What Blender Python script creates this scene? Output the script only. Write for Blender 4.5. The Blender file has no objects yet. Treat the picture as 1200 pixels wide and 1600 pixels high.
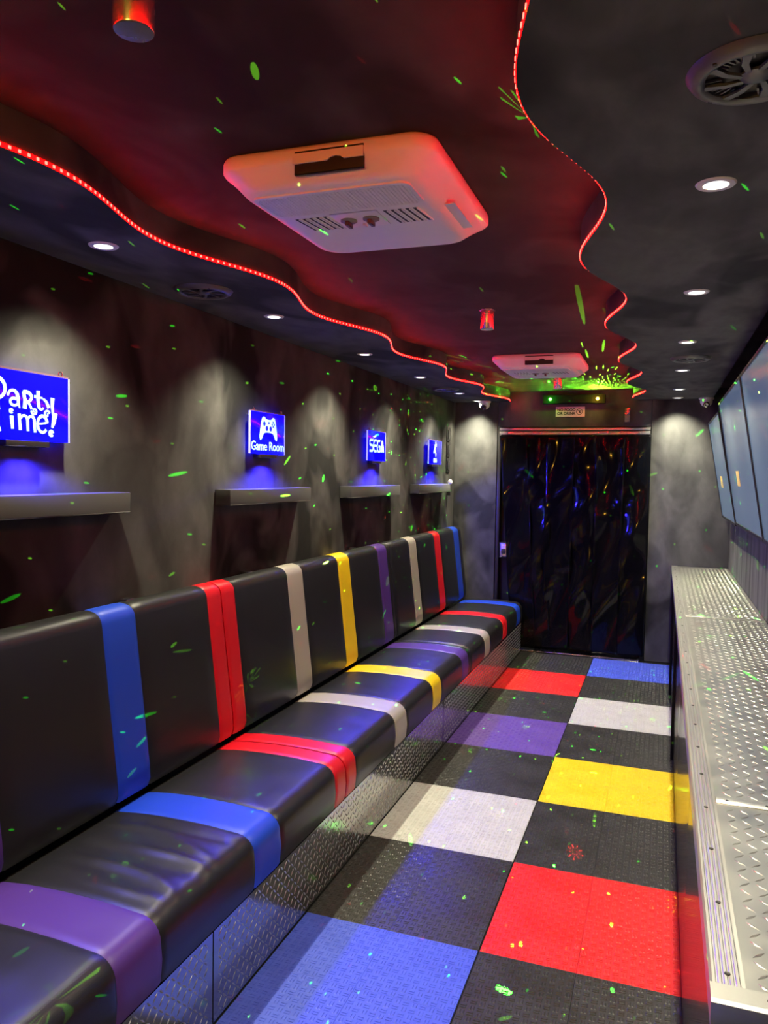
import bpy, bmesh, math, random
from mathutils import Vector, Matrix
random.seed(7)
PI = math.pi
scene = bpy.context.scene
COL = scene.collection

# ------------------------------------------------------------------ camera
F_PX = 1213.34
cam_d = bpy.data.cameras.new('camera')
cam = bpy.data.objects.new('camera', cam_d)
COL.objects.link(cam)
yaw, pitch, roll = 0.3442, 0.0498, 0.0172
fw = Vector((-math.sin(yaw) * math.cos(pitch), math.cos(yaw) * math.cos(pitch), -math.sin(pitch)))
rt = Vector((math.cos(yaw), math.sin(yaw), 0))
up = rt.cross(fw)
rt, up = rt * math.cos(roll) + up * math.sin(roll), up * math.cos(roll) - rt * math.sin(roll)
M3 = Matrix((rt, up, -fw)).transposed()
cam.matrix_world = Matrix.Translation((0.4972, -6.026, 1.5115)) @ M3.to_4x4()
cam_d.sensor_fit = 'VERTICAL'
cam_d.sensor_height = 36.0
cam_d.sensor_width = 27.0
cam_d.lens = F_PX / 1600 * 36
cam_d.clip_start = 0.02
scene.camera = cam

# ------------------------------------------------------------------ world, exposure
world = bpy.data.worlds.new('world')
scene.world = world
world.use_nodes = True
world.node_tree.nodes['Background'].inputs[0].default_value = (0.01, 0.01, 0.012, 1)
world.node_tree.nodes['Background'].inputs[1].default_value = 1.0
vs = scene.view_settings
vs.view_transform = 'Standard'
vs.look = 'None'
vs.exposure = 0.0
vs.gamma = 1.0
vs.use_curve_mapping = False
scene.cycles.sample_clamp_indirect = 6.0
scene.cycles.max_bounces = 8
scene.cycles.blur_glossy = 0.5

DOWN_W = 84.0          # each recessed downlight
DOWN_COL = (1.0, 0.93, 0.66)
RED_L = 82.0          # LED strip radiance
BLUE_L = 9.0          # edge-lit sign radiance
SIGN_W = 42.0           # LEDs in each sign's base
LASER_W = 12000.0        # laser projector dots

# room numbers (metres; x right, y away from the camera, z up)
XL, XR = -1.257, 1.008
YB, YF = 0.70, -7.20
ZS, ZC = 2.147, 2.232      # soffit and raised centre ceiling
FX0, FX1 = -0.607, 0.595   # floor between bench and cabinet
B = 0.61

# ------------------------------------------------------------------ materials
MATS = {}

def principled(name, col, rough=0.5, metal=0.0, spec=0.5, coat=0.0, emit=None, estr=0.0, alpha=1.0, sheen=0.0):
    m = bpy.data.materials.new(name)
    m.use_nodes = True
    b = m.node_tree.nodes['Principled BSDF']
    b.inputs['Base Color'].default_value = (*col, 1)
    b.inputs['Roughness'].default_value = rough
    b.inputs['Metallic'].default_value = metal
    b.inputs['Specular IOR Level'].default_value = spec
    b.inputs['Coat Weight'].default_value = coat
    b.inputs['Coat Roughness'].default_value = 0.05
    b.inputs['Sheen Weight'].default_value = sheen
    b.inputs['Alpha'].default_value = alpha
    if emit:
        b.inputs['Emission Color'].default_value = (*emit, 1)
        b.inputs['Emission Strength'].default_value = estr
    MATS[name] = m
    return m

def nd(m, t, **kw):
    n = m.node_tree.nodes.new(t)
    for k, v in kw.items():
        setattr(n, k, v)
    return n

def lk(m, a, b):
    m.node_tree.links.new(a, b)

def bsdf(m):
    return m.node_tree.nodes['Principled BSDF']

def coords(m, scale=(1, 1, 1), kind='Object'):
    tc = nd(m, 'ShaderNodeTexCoord')
    mp = nd(m, 'ShaderNodeMapping')
    mp.inputs['Scale'].default_value = scale
    lk(m, tc.outputs[kind], mp.inputs['Vector'])
    return mp.outputs[0]

def noise(m, vec, scale, detail=3, rough=0.5, dist=0.0):
    n = nd(m, 'ShaderNodeTexNoise')
    n.inputs['Scale'].default_value = scale
    n.inputs['Detail'].default_value = detail
    n.inputs['Roughness'].default_value = rough
    n.inputs['Distortion'].default_value = dist
    lk(m, vec, n.inputs['Vector'])
    return n.outputs['Fac']

def ramp(m, fac, stops):
    r = nd(m, 'ShaderNodeValToRGB')
    el = r.color_ramp.elements
    while len(el) < len(stops):
        el.new(0.5)
    for e, (p, c) in zip(el, stops):
        e.position = p
        e.color = (*c, 1)
    lk(m, fac, r.inputs[0])
    return r.outputs[0]

def mixc(m, fac, a, b, mode='MIX'):
    x = nd(m, 'ShaderNodeMix', data_type='RGBA', blend_type=mode)
    if isinstance(fac, float):
        x.inputs[0].default_value = fac
    else:
        lk(m, fac, x.inputs[0])
    for s, i in ((a, 6), (b, 7)):
        if isinstance(s, tuple):
            x.inputs[i].default_value = (*s, 1)
        else:
            lk(m, s, x.inputs[i])
    return x.outputs[2]

def bump(m, height, strength=0.2, dist=0.002):
    b = nd(m, 'ShaderNodeBump')
    b.inputs['Strength'].default_value = strength
    b.inputs['Distance'].default_value = dist
    lk(m, height, b.inputs['Height'])
    lk(m, b.outputs[0], bsdf(m).inputs['Normal'])

def suede(name, lo, hi, stretch, rough=0.85, seed=0.0):
    """brushed black suede wallcovering: nap laid in broad hand-swept patches"""
    m = principled(name, lo, rough, sheen=0.02, spec=0.15)
    v = coords(m, stretch)
    ad = nd(m, 'ShaderNodeVectorMath', operation='ADD')
    ad.inputs[1].default_value = (seed, seed * 1.7, seed * 0.3)
    lk(m, v, ad.inputs[0])
    v = ad.outputs[0]
    n1 = noise(m, v, 1.25, 1.5, 0.45, 0.7)
    p1 = ramp(m, n1, [(0.46, (0, 0, 0)), (0.515, (1, 1, 1))])
    n2 = noise(m, v, 2.3, 2.0, 0.5, 0.9)
    p2 = ramp(m, n2, [(0.42, (0, 0, 0)), (0.60, (1, 1, 1))])
    mid = tuple((a * 0.55 + b * 0.45) for a, b in zip(lo, hi))
    c = mixc(m, p1, lo, mid)
    c = mixc(m, p2, c, hi)
    n3 = noise(m, v, 9, 4, 0.6, 0.3)
    f3 = ramp(m, n3, [(0.3, (0.80, 0.80, 0.80)), (0.7, (1.10, 1.10, 1.10))])
    c = mixc(m, 1.0, c, f3, 'MULTIPLY')
    lk(m, c, bsdf(m).inputs['Base Color'])
    bump(m, noise(m, v, 140, 2), 0.12, 0.001)
    return m

suede('suede_wall', (0.014, 0.0138, 0.0135), (0.082, 0.080, 0.076), (1, 1.2, 0.95), seed=3.0)
suede('suede_back', (0.030, 0.031, 0.033), (0.115, 0.116, 0.116), (1.3, 1, 0.8), seed=9.0)
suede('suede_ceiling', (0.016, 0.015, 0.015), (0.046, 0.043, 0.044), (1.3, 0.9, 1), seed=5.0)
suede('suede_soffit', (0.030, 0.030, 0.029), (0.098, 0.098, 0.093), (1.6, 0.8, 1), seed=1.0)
suede('suede_panel', (0.03, 0.03, 0.03), (0.10, 0.10, 0.097), (1, 6, 0.4), seed=2.0)

def tile_mat(name, col, rough=0.42):
    m = principled(name, col, rough, spec=0.45)
    v = coords(m)
    n = noise(m, v, 9, 5, 0.6)
    f = ramp(m, n, [(0.25, (0.82, 0.82, 0.82)), (0.75, (1.06, 1.06, 1.06))])
    lk(m, mixc(m, 1.0, col, f, 'MULTIPLY'), bsdf(m).inputs['Base Color'])
    r = ramp(m, noise(m, v, 5, 4), [(0.3, (rough - .08,) * 3), (0.7, (rough + .12,) * 3)])
    lk(m, r, bsdf(m).inputs['Roughness'])
    return m

tile_mat('tile_black', (0.027, 0.027, 0.027), 0.34)
tile_mat('tile_red', (0.75, 0.012, 0.014))
tile_mat('tile_yellow', (0.86, 0.60, 0.006))
tile_mat('tile_blue', (0.06, 0.10, 0.62))
tile_mat('tile_purple', (0.115, 0.055, 0.32))
tile_mat('tile_white', (0.50, 0.50, 0.49))

def vinyl(name, col, rough=0.38, weave=True):
    m = principled(name, col, rough, spec=0.5)
    v = coords(m)
    if weave:
        w = nd(m, 'ShaderNodeTexVoronoi')
        w.inputs['Scale'].default_value = 420
        w.inputs['Randomness'].default_value = 0.15
        lk(m, v, w.inputs['Vector'])
        bump(m, w.outputs['Distance'], 0.18, 0.001)
    else:
        bump(m, noise(m, v, 14, 3), 0.10, 0.004)
    return m

vinyl('vinyl_black', (0.013, 0.013, 0.014), 0.36)
vinyl('vinyl_blue', (0.012, 0.055, 0.52), 0.40, False)
vinyl('vinyl_red', (0.62, 0.006, 0.014), 0.36, False)
vinyl('vinyl_grey', (0.36, 0.33, 0.28), 0.42, False)
vinyl('vinyl_yellow', (0.84, 0.58, 0.004), 0.40, False)
vinyl('vinyl_purple', (0.075, 0.028, 0.21), 0.40, False)

def alu(name, col, rough, streak=(1, 1, 1), amt=0.08):
    m = principled(name, col, rough, metal=1.0)
    v = coords(m, streak)
    n = noise(m, v, 12, 4, 0.6)
    r = ramp(m, n, [(0.3, (rough - amt,) * 3), (0.7, (rough + amt,) * 3)])
    lk(m, r, bsdf(m).inputs['Roughness'])
    return m

alu('plate_counter', (0.74, 0.73, 0.70), 0.33, amt=0.04)
alu('plate_kick', (0.42, 0.41, 0.40), 0.17, amt=0.04)
alu('trim_alu', (0.80, 0.79, 0.76), 0.34, (2, 0.3, 2), 0.03)
alu('chrome', (0.85, 0.84, 0.84), 0.26, amt=0.03)
alu('tread_bright', (0.66, 0.65, 0.63), 0.36)
alu('brushed', (0.62, 0.62, 0.66), 0.22)
principled('steel_dark', (0.10, 0.10, 0.10), 0.4, 0.8)
principled('black_plastic', (0.012, 0.012, 0.013), 0.42)
principled('black_matte', (0.008, 0.008, 0.008), 0.75, spec=0.2)
principled('shelf_black', (0.028, 0.027, 0.026), 0.6, sheen=0.1)
principled('white_plastic', (0.90, 0.88, 0.88), 0.40)
principled('grey_plastic', (0.22, 0.21, 0.215), 0.45)
principled('slot_dark', (0.02, 0.018, 0.018), 0.6)
principled('knob', (0.10, 0.045, 0.045), 0.35)
principled('speaker_grey', (0.11, 0.11, 0.11), 0.38, 0.3)
principled('speaker_black', (0.012, 0.012, 0.013), 0.5)
principled('white_paint', (0.80, 0.79, 0.76), 0.35)
principled('lens_black', (0.01, 0.01, 0.012), 0.05, coat=1.0)
principled('sign_paper', (0.92, 0.78, 0.82), 0.5)
principled('sign_ink', (0.02, 0.015, 0.02), 0.6)
principled('yellow_sticker', (0.78, 0.62, 0.16), 0.55)
principled('downlight_lens', (0.9, 0.9, 0.85), 0.4, emit=(1.0, 0.97, 0.86), estr=3.0)
principled('led_tape', (0.05, 0.005, 0.005), 0.4, emit=(1.0, 0.00012, 0.00015), estr=RED_L)
principled('led_chip', (0.3, 0.05, 0.05), 0.4, emit=(1.0, 0.10, 0.07), estr=1.0)
MATS['led_chip'].node_tree.nodes['Principled BSDF'].inputs['Emission Strength'].default_value = 6.0
for _n in ('led_chip',): MATS[_n].cycles.emission_sampling = 'NONE'
principled('acrylic_blue', (0.002, 0.002, 0.03), 0.12, spec=0.3, coat=0.15, emit=(0.0004, 0.0, 1.0), estr=BLUE_L)
principled('acrylic_edge', (0.3, 0.3, 0.6), 0.15, emit=(0.25, 0.25, 1.0), estr=1.6)
principled('sign_glow', (0.5, 0.7, 0.9), 0.3, emit=(0.42, 0.78, 1.0), estr=1.25)
principled('sign_cap', (0.14, 0.08, 0.09), 0.35)
principled('laser_green', (0.1, 0.5, 0.1), 0.2, emit=(0.10, 1.0, 0.05), estr=30.0)
principled('laser_amber', (0.5, 0.4, 0.1), 0.2, emit=(1.0, 0.62, 0.05), estr=30.0)
principled('cabinet_gloss', (0.016, 0.011, 0.010), 0.22, spec=0.7, coat=0.4)
m = MATS['cabinet_gloss']
v = coords(m, (1, 60, 1.2))
lk(m, ramp(m, noise(m, v, 4, 3), [(0.3, (0.010, 0.007, 0.007)), (0.7, (0.030, 0.018, 0.015))]), bsdf(m).inputs['Base Color'])
bump(m, noise(m, v, 6, 2), 0.15, 0.001)

for _n in ('downlight_lens', 'sign_glow', 'acrylic_edge', 'laser_green', 'laser_amber'):
    MATS[_n].cycles.emission_sampling = 'NONE'

# dark clear vinyl of the strip curtain
m = principled('pvc_strip', (0.004, 0.004, 0.005), 0.07, spec=0.26, alpha=0.86)

# switched-off television screen: reflected blue-grey haze put in as colour and faint glow
m = principled('tv_screen', (0.05, 0.075, 0.11), 0.20, spec=0.6, emit=(0.145, 0.235, 0.36), estr=0.42)

# ------------------------------------------------------------------ mesh helpers
def finish(name, bm, mat, parent=None, smooth=False, loc=None):
    me = bpy.data.meshes.new(name)
    bmesh.ops.recalc_face_normals(bm, faces=bm.faces)
    bm.to_mesh(me)
    bm.free()
    if isinstance(mat, str):
        mat = MATS[mat]
    me.materials.append(mat)
    if smooth:
        for p in me.polygons:
            p.use_smooth = True
        if smooth != 'all':
            try:
                me.set_sharp_from_angle(angle=math.radians(38))
            except Exception:
                pass
    o = bpy.data.objects.new(name, me)
    COL.objects.link(o)
    if parent:
        o.parent = parent
    if loc:
        o.location = loc
    return o

def box_into(bm, x0, x1, y0, y1, z0, z1, bevel=0.0, segs=2):
    vs_ = [bm.verts.new((x, y, z)) for z in (z0, z1) for y in (y0, y1) for x in (x0, x1)]
    fs = []
    for q in ((0, 1, 3, 2), (4, 5, 7, 6), (0, 1, 5, 4), (2, 3, 7, 6), (0, 2, 6, 4), (1, 3, 7, 5)):
        fs.append(bm.faces.new([vs_[i] for i in q]))
    if bevel:
        es = list({e for f in fs for e in f.edges})
        bmesh.ops.bevel(bm, geom=es, offset=bevel, segments=segs, affect='EDGES', profile=0.5)

def box(name, x0, x1, y0, y1, z0, z1, mat, parent=None, bevel=0.0, smooth=False):
    bm = bmesh.new()
    box_into(bm, x0, x1, y0, y1, z0, z1, bevel)
    return finish(name, bm, mat, parent, smooth or bool(bevel))

def lathe_into(bm, prof, n=32, axis='Z', c=(0, 0, 0), cap=True):
    rings = []
    for r, h in prof:
        ring = []
        for i in range(n):
            a = 2 * PI * i / n
            p = (r * math.cos(a), r * math.sin(a), h)
            if axis == 'Y':
                p = (p[0], p[2], p[1])
            elif axis == 'X':
                p = (p[2], p[0], p[1])
            ring.append(bm.verts.new((p[0] + c[0], p[1] + c[1], p[2] + c[2])))
        rings.append(ring)
    for a, b in zip(rings, rings[1:]):
        for i in range(n):
            bm.faces.new((a[i], a[(i + 1) % n], b[(i + 1) % n], b[i]))
    if cap:
        bm.faces.new(rings[0])
        bm.faces.new(rings[-1])

def lathe(name, prof, mat, parent=None, n=32, axis='Z', c=(0, 0, 0), smooth=True, cap=True):
    bm = bmesh.new()
    lathe_into(bm, prof, n, axis, c, cap)
    return finish(name, bm, mat, parent, smooth)

def prism_into(bm, poly, fn, d0, d1):
    """extrude a 2D polygon between depths d0, d1; fn(u, v, d) -> xyz"""
    a = [bm.verts.new(fn(u, v_, d0)) for u, v_ in poly]
    b = [bm.verts.new(fn(u, v_, d1)) for u, v_ in poly]
    n = len(poly)
    bm.faces.new(a)
    bm.faces.new(b)
    for i in range(n):
        bm.faces.new((a[i], a[(i + 1) % n], b[(i + 1) % n], b[i]))

def rrect(x0, x1, y0, y1, r, n=6):
    pts = []
    for cx, cy, a0 in ((x1 - r, y1 - r, 0), (x0 + r, y1 - r, 90), (x0 + r, y0 + r, 180), (x1 - r, y0 + r, 270)):
        for i in range(n + 1):
            a = math.radians(a0 + 90 * i / n)
            pts.append((cx + r * math.cos(a), cy + r * math.sin(a)))
    return pts

def loft_into(bm, rings, cap0=True, cap1=True):
    vr = [[bm.verts.new(p) for p in ring] for ring in rings]
    n = len(vr[0])
    for a, b in zip(vr, vr[1:]):
        for i in range(n):
            bm.faces.new((a[i], a[(i + 1) % n], b[(i + 1) % n], b[i]))
    if cap0:
        bm.faces.new(vr[0])
    if cap1:
        bm.faces.new(vr[-1])

def empty(name, loc=(0, 0, 0)):
    o = bpy.data.objects.new(name, None)
    o.empty_display_size = 0.05
    COL.objects.link(o)
    o.location = loc
    return o

def tag(o, label, cat, group=None):
    o['label'] = label
    o['category'] = cat
    if group:
        o['group'] = group
    return o

def structure(o, label=None):
    o['kind'] = 'structure'
    if label:
        o['label'] = label
    return o

def stuff(o):
    o['kind'] = 'stuff'
    return o

def copy_tree(o, parent=None):
    c = o.copy()
    COL.objects.link(c)
    c.parent = parent
    for ch in list(o.children):
        copy_tree(ch, c)
    return c

# ------------------------------------------------------------------ structure: shell
floor = structure(box('floor', XL, XR, YF, YB + 0.25, -0.06, -0.006, 'black_matte'), 'dark floor slab under coloured tread tiles')
wall_left = structure(box('wall_left', XL - 0.05, XL, YF, YB + 0.25, -0.06, 2.32, 'suede_wall'), 'black brushed suede side wall above the bench')
wall_right = structure(box('wall_right', XR, XR + 0.05, YF, YB + 0.25, -0.06, 2.32, 'suede_panel'), 'grey streaked side wall behind the televisions')
wall_front = structure(box('wall_front', XL, XR, YF - 0.05, YF, -0.06, 2.32, 'suede_back'), 'black suede end wall behind the viewer')
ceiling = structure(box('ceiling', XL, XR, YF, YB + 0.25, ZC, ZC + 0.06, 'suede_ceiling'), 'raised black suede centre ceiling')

DX0, DX1 = -0.872, 0.39
wall_back = structure(box('wall_back', DX0, DX1, YB, YB + 0.05, 1.93, ZC, 'suede_back'), 'black end wall with a doorway')
box('wall_panel', XL, DX0 - 0.004, YB - 0.006, YB + 0.05, 0, ZC, 'suede_back', wall_back, 0.003)
box('wall_panel', DX1 + 0.004, XR, YB - 0.006, YB + 0.05, 0, ZC, 'suede_back', wall_back, 0.003)

door = structure(box('door_1', DX0 - 0.03, DX1 + 0.03, YB + 0.10, YB + 0.14, 0.0, 1.95, 'black_plastic'), 'black door behind the strip curtain')
box('door_frame', DX0, DX0 + 0.03, YB + 0.0, YB + 0.10, 0.0, 1.93, 'black_plastic', door, 0.003)
box('door_frame', DX1 - 0.03, DX1, YB + 0.0, YB + 0.10, 0.0, 1.93, 'black_plastic', door, 0.003)
box('threshold', DX0 + 0.03, DX1 - 0.03, YB - 0.06, YB + 0.10, -0.006, 0.012, 'brushed', door, 0.004)

def edge_x(side, y):
    w = 0.053 * math.cos(2 * PI * y / 1.038)
    return (-0.803 - w) if side < 0 else (0.300 + w)

def soffit(side):
    bm = bmesh.new()
    ny = 240
    ys = [YF + (YB - YF) * i / ny for i in range(ny + 1)]
    outer = XL if side < 0 else 0.845
    rows = []
    for y in ys:
        e = edge_x(side, y)
        rows.append([bm.verts.new((outer, y, ZC)), bm.verts.new((outer, y, ZS)), bm.verts.new((e - side * -0.0 , y, ZS)), bm.verts.new((e, y, ZC))])
    for a, b in zip(rows, rows[1:]):
        for k in range(3):
            bm.faces.new((a[k], a[k + 1], b[k + 1], b[k]))
    bm.faces.new(rows[0])
    bm.faces.new(rows[-1])
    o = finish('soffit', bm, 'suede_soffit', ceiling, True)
    return o
soffit(-1)
soffit(1)

# ------------------------------------------------------------------ floor tiles
def tile_mesh():
    bm = bmesh.new()
    w, l = 0.2990, 0.3045
    box_into(bm, -w / 2, w / 2, -l / 2, l / 2, -0.006, 0.0, 0.0006, 1)
    n = 12
    sx, sy = w / n, l / n
    for i in range(n):
        for j in range(n):
            cx, cy = -w / 2 + (i + .5) * sx, -l / 2 + (j + .5) * sy
            for k in (-1, 1):
                L, Wd, h = 0.0098, 0.0030, 0.0015
                if (i + j) % 2:
                    x, y, hx, hy = cx, cy + k * 0.0048, L, Wd
                else:
                    x, y, hx, hy = cx + k * 0.0048, cy, Wd, L
                b0 = [bm.verts.new((x + a * hx, y + b * hy, 0)) for a, b in ((-1, -1), (1, -1), (1, 1), (-1, 1))]
                t0 = [bm.verts.new((x + a * hx * .72, y + b * hy * .72, h)) for a, b in ((-1, -1), (1, -1), (1, 1), (-1, 1))]
                bm.faces.new(t0)
                for q in range(4):
                    bm.faces.new((b0[q], b0[(q + 1) % 4], t0[(q + 1) % 4], t0[q]))
    me = bpy.data.meshes.new('floor_tile')
    bm.to_mesh(me)
    bm.free()
    me.materials.append(MATS['tile_black'])
    return me

TILE = tile_mesh()
# coloured blocks (two tiles by two), rows from the door towards the viewer
RIGHT = ['blue', 'black', 'white', 'black', 'yellow', 'black', 'red', 'black', 'purple', 'black', 'blue', 'black', 'white']
LEFT = ['black', 'red', 'black', 'purple', 'black', 'white', 'black', 'blue', 'black', 'yellow', 'black', 'red', 'black']
for row in range(13):
    for side, names in ((0, LEFT), (1, RIGHT)):
        x0 = FX0 if side == 0 else -0.003
        for a in range(2):
            for b_ in range(2):
                o = bpy.data.objects.new('floor_tile', TILE)
                COL.objects.link(o)
                o.parent = floor
                o.location = (x0 + 0.1510 + a * 0.2995 - 0.001, B - row * B - 0.1525 - b_ * 0.305, 0)
                o.material_slots[0].link = 'OBJECT'
                o.material_slots[0].material = MATS['tile_' + names[row]]

# ------------------------------------------------------------------ tread plates
def tread_into(bm, u0, u1, v0, v1, fn, s=0.0265, L=0.0135, Wd=0.0033, h=0.0016):
    nu, nv = int((u1 - u0) / s), int((v1 - v0) / s)
    ou, ov = (u1 - u0 - nu * s) / 2, (v1 - v0 - nv * s) / 2
    for i in range(nu):
        for j in range(nv):
            cu, cv = u0 + ou + (i + .5) * s, v0 + ov + (j + .5) * s
            a = PI / 4 if (i + j) % 2 else -PI / 4
            ca, sa = math.cos(a), math.sin(a)
            def P(p, q, d):
                return bm.verts.new(fn(cu + p * ca - q * sa, cv + p * sa + q * ca, d))
            t0, t1 = P(-L, 0, 0), P(L, 0, 0)
            s0, s1 = P(0, -Wd, 0), P(0, Wd, 0)
            r0, r1 = P(-L * .55, 0, h), P(L * .55, 0, h)
            bm.faces.new((t0, s0, r0)); bm.faces.new((s0, r1, r0)); bm.faces.new((s0, t1, r1))
            bm.faces.new((t1, s1, r1)); bm.faces.new((s1, r0, r1)); bm.faces.new((s1, t0, r0))

# ------------------------------------------------------------------ bench
bench = empty('storage_bench', (-0.85, -3.3, 0))
tag(bench, 'low bench base faced with reflective diamond tread plates', 'bench base')
def rel(o, parent):
    o.parent = parent
    o.matrix_parent_inverse = Matrix.Translation(-Vector(parent.location))
    return o
rel(box('carcass', XL + 0.004, FX0 - 0.008, YF + 0.01, 0.600, 0.0, 0.262, 'black_matte'), bench)
cuts = [YF + 0.01, -6.60, -4.25, -1.90, 0.603]
for a, b_ in zip(cuts, cuts[1:]):
    pl = rel(box('kick_plate', FX0 - 0.006, FX0 - 0.003, a + 0.003, b_ - 0.003, 0.003, 0.262, 'plate_kick'), bench)
    bm = bmesh.new()
    tread_into(bm, a + 0.012, b_ - 0.012, 0.006, 0.26, lambda u, v_, d: (FX0 - 0.003 + d, u, v_), s=0.0245)
    t = stuff(finish('tread', bm, 'tread_bright'))
    t.parent = pl

def seat_profile():
    pts = [(-1.125, 0.268), (-1.125, 0.412), (-1.10, 0.428), (-1.02, 0.437), (-0.96, 0.440), (-0.90, 0.442), (-0.84, 0.442), (-0.78, 0.441), (-0.74, 0.439), (-0.70, 0.436)]
    cx, cz, r = -0.665, 0.372, 0.062
    for i in range(7):
        a = math.radians(86 - i * 14.5)
        pts.append((cx + r * math.cos(a), cz + r * math.sin(a)))
    pts += [(-0.599, 0.33), (-0.601, 0.30), (-0.608, 0.268)]
    return pts

def back_profile():
    pts = [(-1.252, 0.447), (-1.252, 1.045)]
    pts += [(-1.235, 1.058), (-1.21, 1.062)]
    cx, cz, r = -1.203, 1.012, 0.048
    for i in range(6):
        a = math.radians(80 - i * 15)
        pts.append((cx + r * math.cos(a), cz + r * math.sin(a)))
    pts += [(-1.144, 0.92), (-1.127, 0.78), (-1.110, 0.64), (-1.096, 0.53), (-1.092, 0.475), (-1.103, 0.447)]
    return pts

def inset(prof, d):
    n = len(prof)
    out = []
    area = sum(prof[i][0] * prof[(i + 1) % n][1] - prof[(i + 1) % n][0] * prof[i][1] for i in range(n))
    sg = 1 if area > 0 else -1
    for i in range(n):
        a, b_ = prof[i - 1], prof[(i + 1) % n]
        tx, tz = b_[0] - a[0], b_[1] - a[1]
        L = math.hypot(tx, tz) or 1
        out.append((prof[i][0] - sg * tz / L * d, prof[i][1] + sg * tx / L * d))
    return out

def cushion_panel(name, prof, y0, y1, mat, parent, end0=0.004, end1=0.004, wrinkle=0.0, ny=6):
    st = [(y0, max(end0, 0.004)), (y0 + 0.004, 0.0012 + end0 * .35), (y0 + 0.012, end0 * .1)]
    k = max(2, ny)
    for i in range(1, k):
        st.append((y0 + 0.012 + (y1 - y0 - 0.024) * i / k, 0))
    st += [(y1 - 0.012, end1 * .1), (y1 - 0.004, 0.0012 + end1 * .35), (y1, max(end1, 0.004))]
    rings = []
    for y, d in st:
        ring = []
        for (x, z) in inset(prof, d):
            if wrinkle and z > 0.3:
                t = min(1, max(0, (y - y0) / 0.05)) * min(1, max(0, (y1 - y) / 0.05))
                s_ = max(0, min(1, (x + 1.1) / .2)) * max(0.15, min(1, (-0.60 - x) / .12))
                if wrinkle > 0.005:
                    w_ = 0.0
                    for yc, sl, sg_, am in ((-4.415, -0.10, 0.022, 0.6), (-4.345, -0.16, 0.020, 1.0), (-4.275, -0.06, 0.026, -0.5), (-4.225, -0.14, 0.017, 0.75), (-4.150, -0.20, 0.020, 0.8), (-4.09, -0.08, 0.016, -0.3)):
                        q = (y - yc - sl * (x + 0.85) - 0.012 * math.sin(x * 17 + yc * 40)) / sg_
                        w_ += am * math.exp(-q * q)
                    z += wrinkle * t * s_ * w_
                else:
                    z += wrinkle * t * s_ * (math.sin((y * 46 + x * 13)) * .6 + math.sin(y * 27 - x * 21 + 1.0) * .6)
            ring.append((x, y, z))
        rings.append(ring)
    bm = bmesh.new()
    loft_into(bm, rings)
    o = finish(name, bm, mat, None, True)
    return rel(o, parent)

MODULES = [
    # y0, y1, stripes (centre colours) , words
    (-7.18, -5.305, [(-6.43, 'blue'), (-5.81, 'red')], None),
    (-5.300, -3.332, [(-5.19, 'yellow'), (-4.57, 'purple'), (-3.95, 'blue'), (-3.382, 'red')], 'near'),
    (-3.326, -1.295, [(-3.276, 'red'), (-2.665, 'grey'), (-2.06, 'yellow'), (-1.430, 'purple')], 'mid'),
    (-1.285, 0.595, [(-0.80, 'grey'), (-0.17, 'red'), (0.42, 'blue')], 'far'),
]
WORDS = {
    'near': ('nearest bench seat cushion, black vinyl with purple and blue bands', 'nearest bench backrest cushion, black vinyl with a wide blue band'),
    'mid': ('middle bench seat cushion, black vinyl with red, grey, yellow and purple bands', 'middle bench backrest cushion with red, grey, yellow and purple bands'),
    'far': ('far bench seat cushion beside the door, grey, red and blue bands', 'far bench backrest cushion beside the door, grey, red and blue bands'),
    None: ('bench seat cushion behind the viewer with blue and red bands', 'bench backrest cushion behind the viewer with blue and red bands'),
}
SP, BP = seat_profile(), back_profile()
for (m0, m1, stripes, w) in MODULES:
    for kind, prof, idx in (('bench_seat_cushion', SP, 0), ('bench_back_cushion', BP, 1)):
        root = empty(kind, (-0.9 if idx == 0 else -1.18, (m0 + m1) / 2, 0.268 if idx == 0 else 0.447))
        tag(root, WORDS[w][idx], 'cushion', 'bench seat cushions' if idx == 0 else 'bench back cushions')
        y = m0
        for ys_, c in stripes:
            hw = 0.082 if c != 'red' or abs(ys_ + 3.33) > .1 else 0.049
            a, b_ = max(m0, ys_ - hw), min(m1, ys_ + hw)
            if a - y > 0.01:
                e0 = 0.012 if y == m0 else 0.004
                wr = 0.0
                nyy = 8
                if idx == 0 and w == 'near' and abs(y + 4.49) < 0.05:
                    wr, nyy = 0.0120, 60
                elif idx == 0:
                    wr, nyy = 0.0012, 24
                cushion_panel('vinyl_panel', prof, y, a, 'vinyl_black', root, e0, 0.004, wr, nyy)
            e0 = 0.014 if a == m0 else 0.004
            e1 = 0.014 if b_ >= m1 - 1e-4 else 0.004
            cushion_panel('coloured_band', prof, a, b_, 'vinyl_' + c, root, e0, e1, 0.001 if idx == 0 else 0, 10)
            y = b_
        if m1 - y > 0.01:
            cushion_panel('vinyl_panel', prof, y, m1, 'vinyl_black', root, 0.004, 0.014, 0, 6)
        if idx == 1 and w in ('near', 'mid'):
            for yb in ((-3.82,) if w == 'near' else (-3.0, -1.75)):
                rel(box('bracket', -1.25, -1.215, yb - 0.02, yb + 0.02, 1.058, 1.066, 'brushed'), root)

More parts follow.
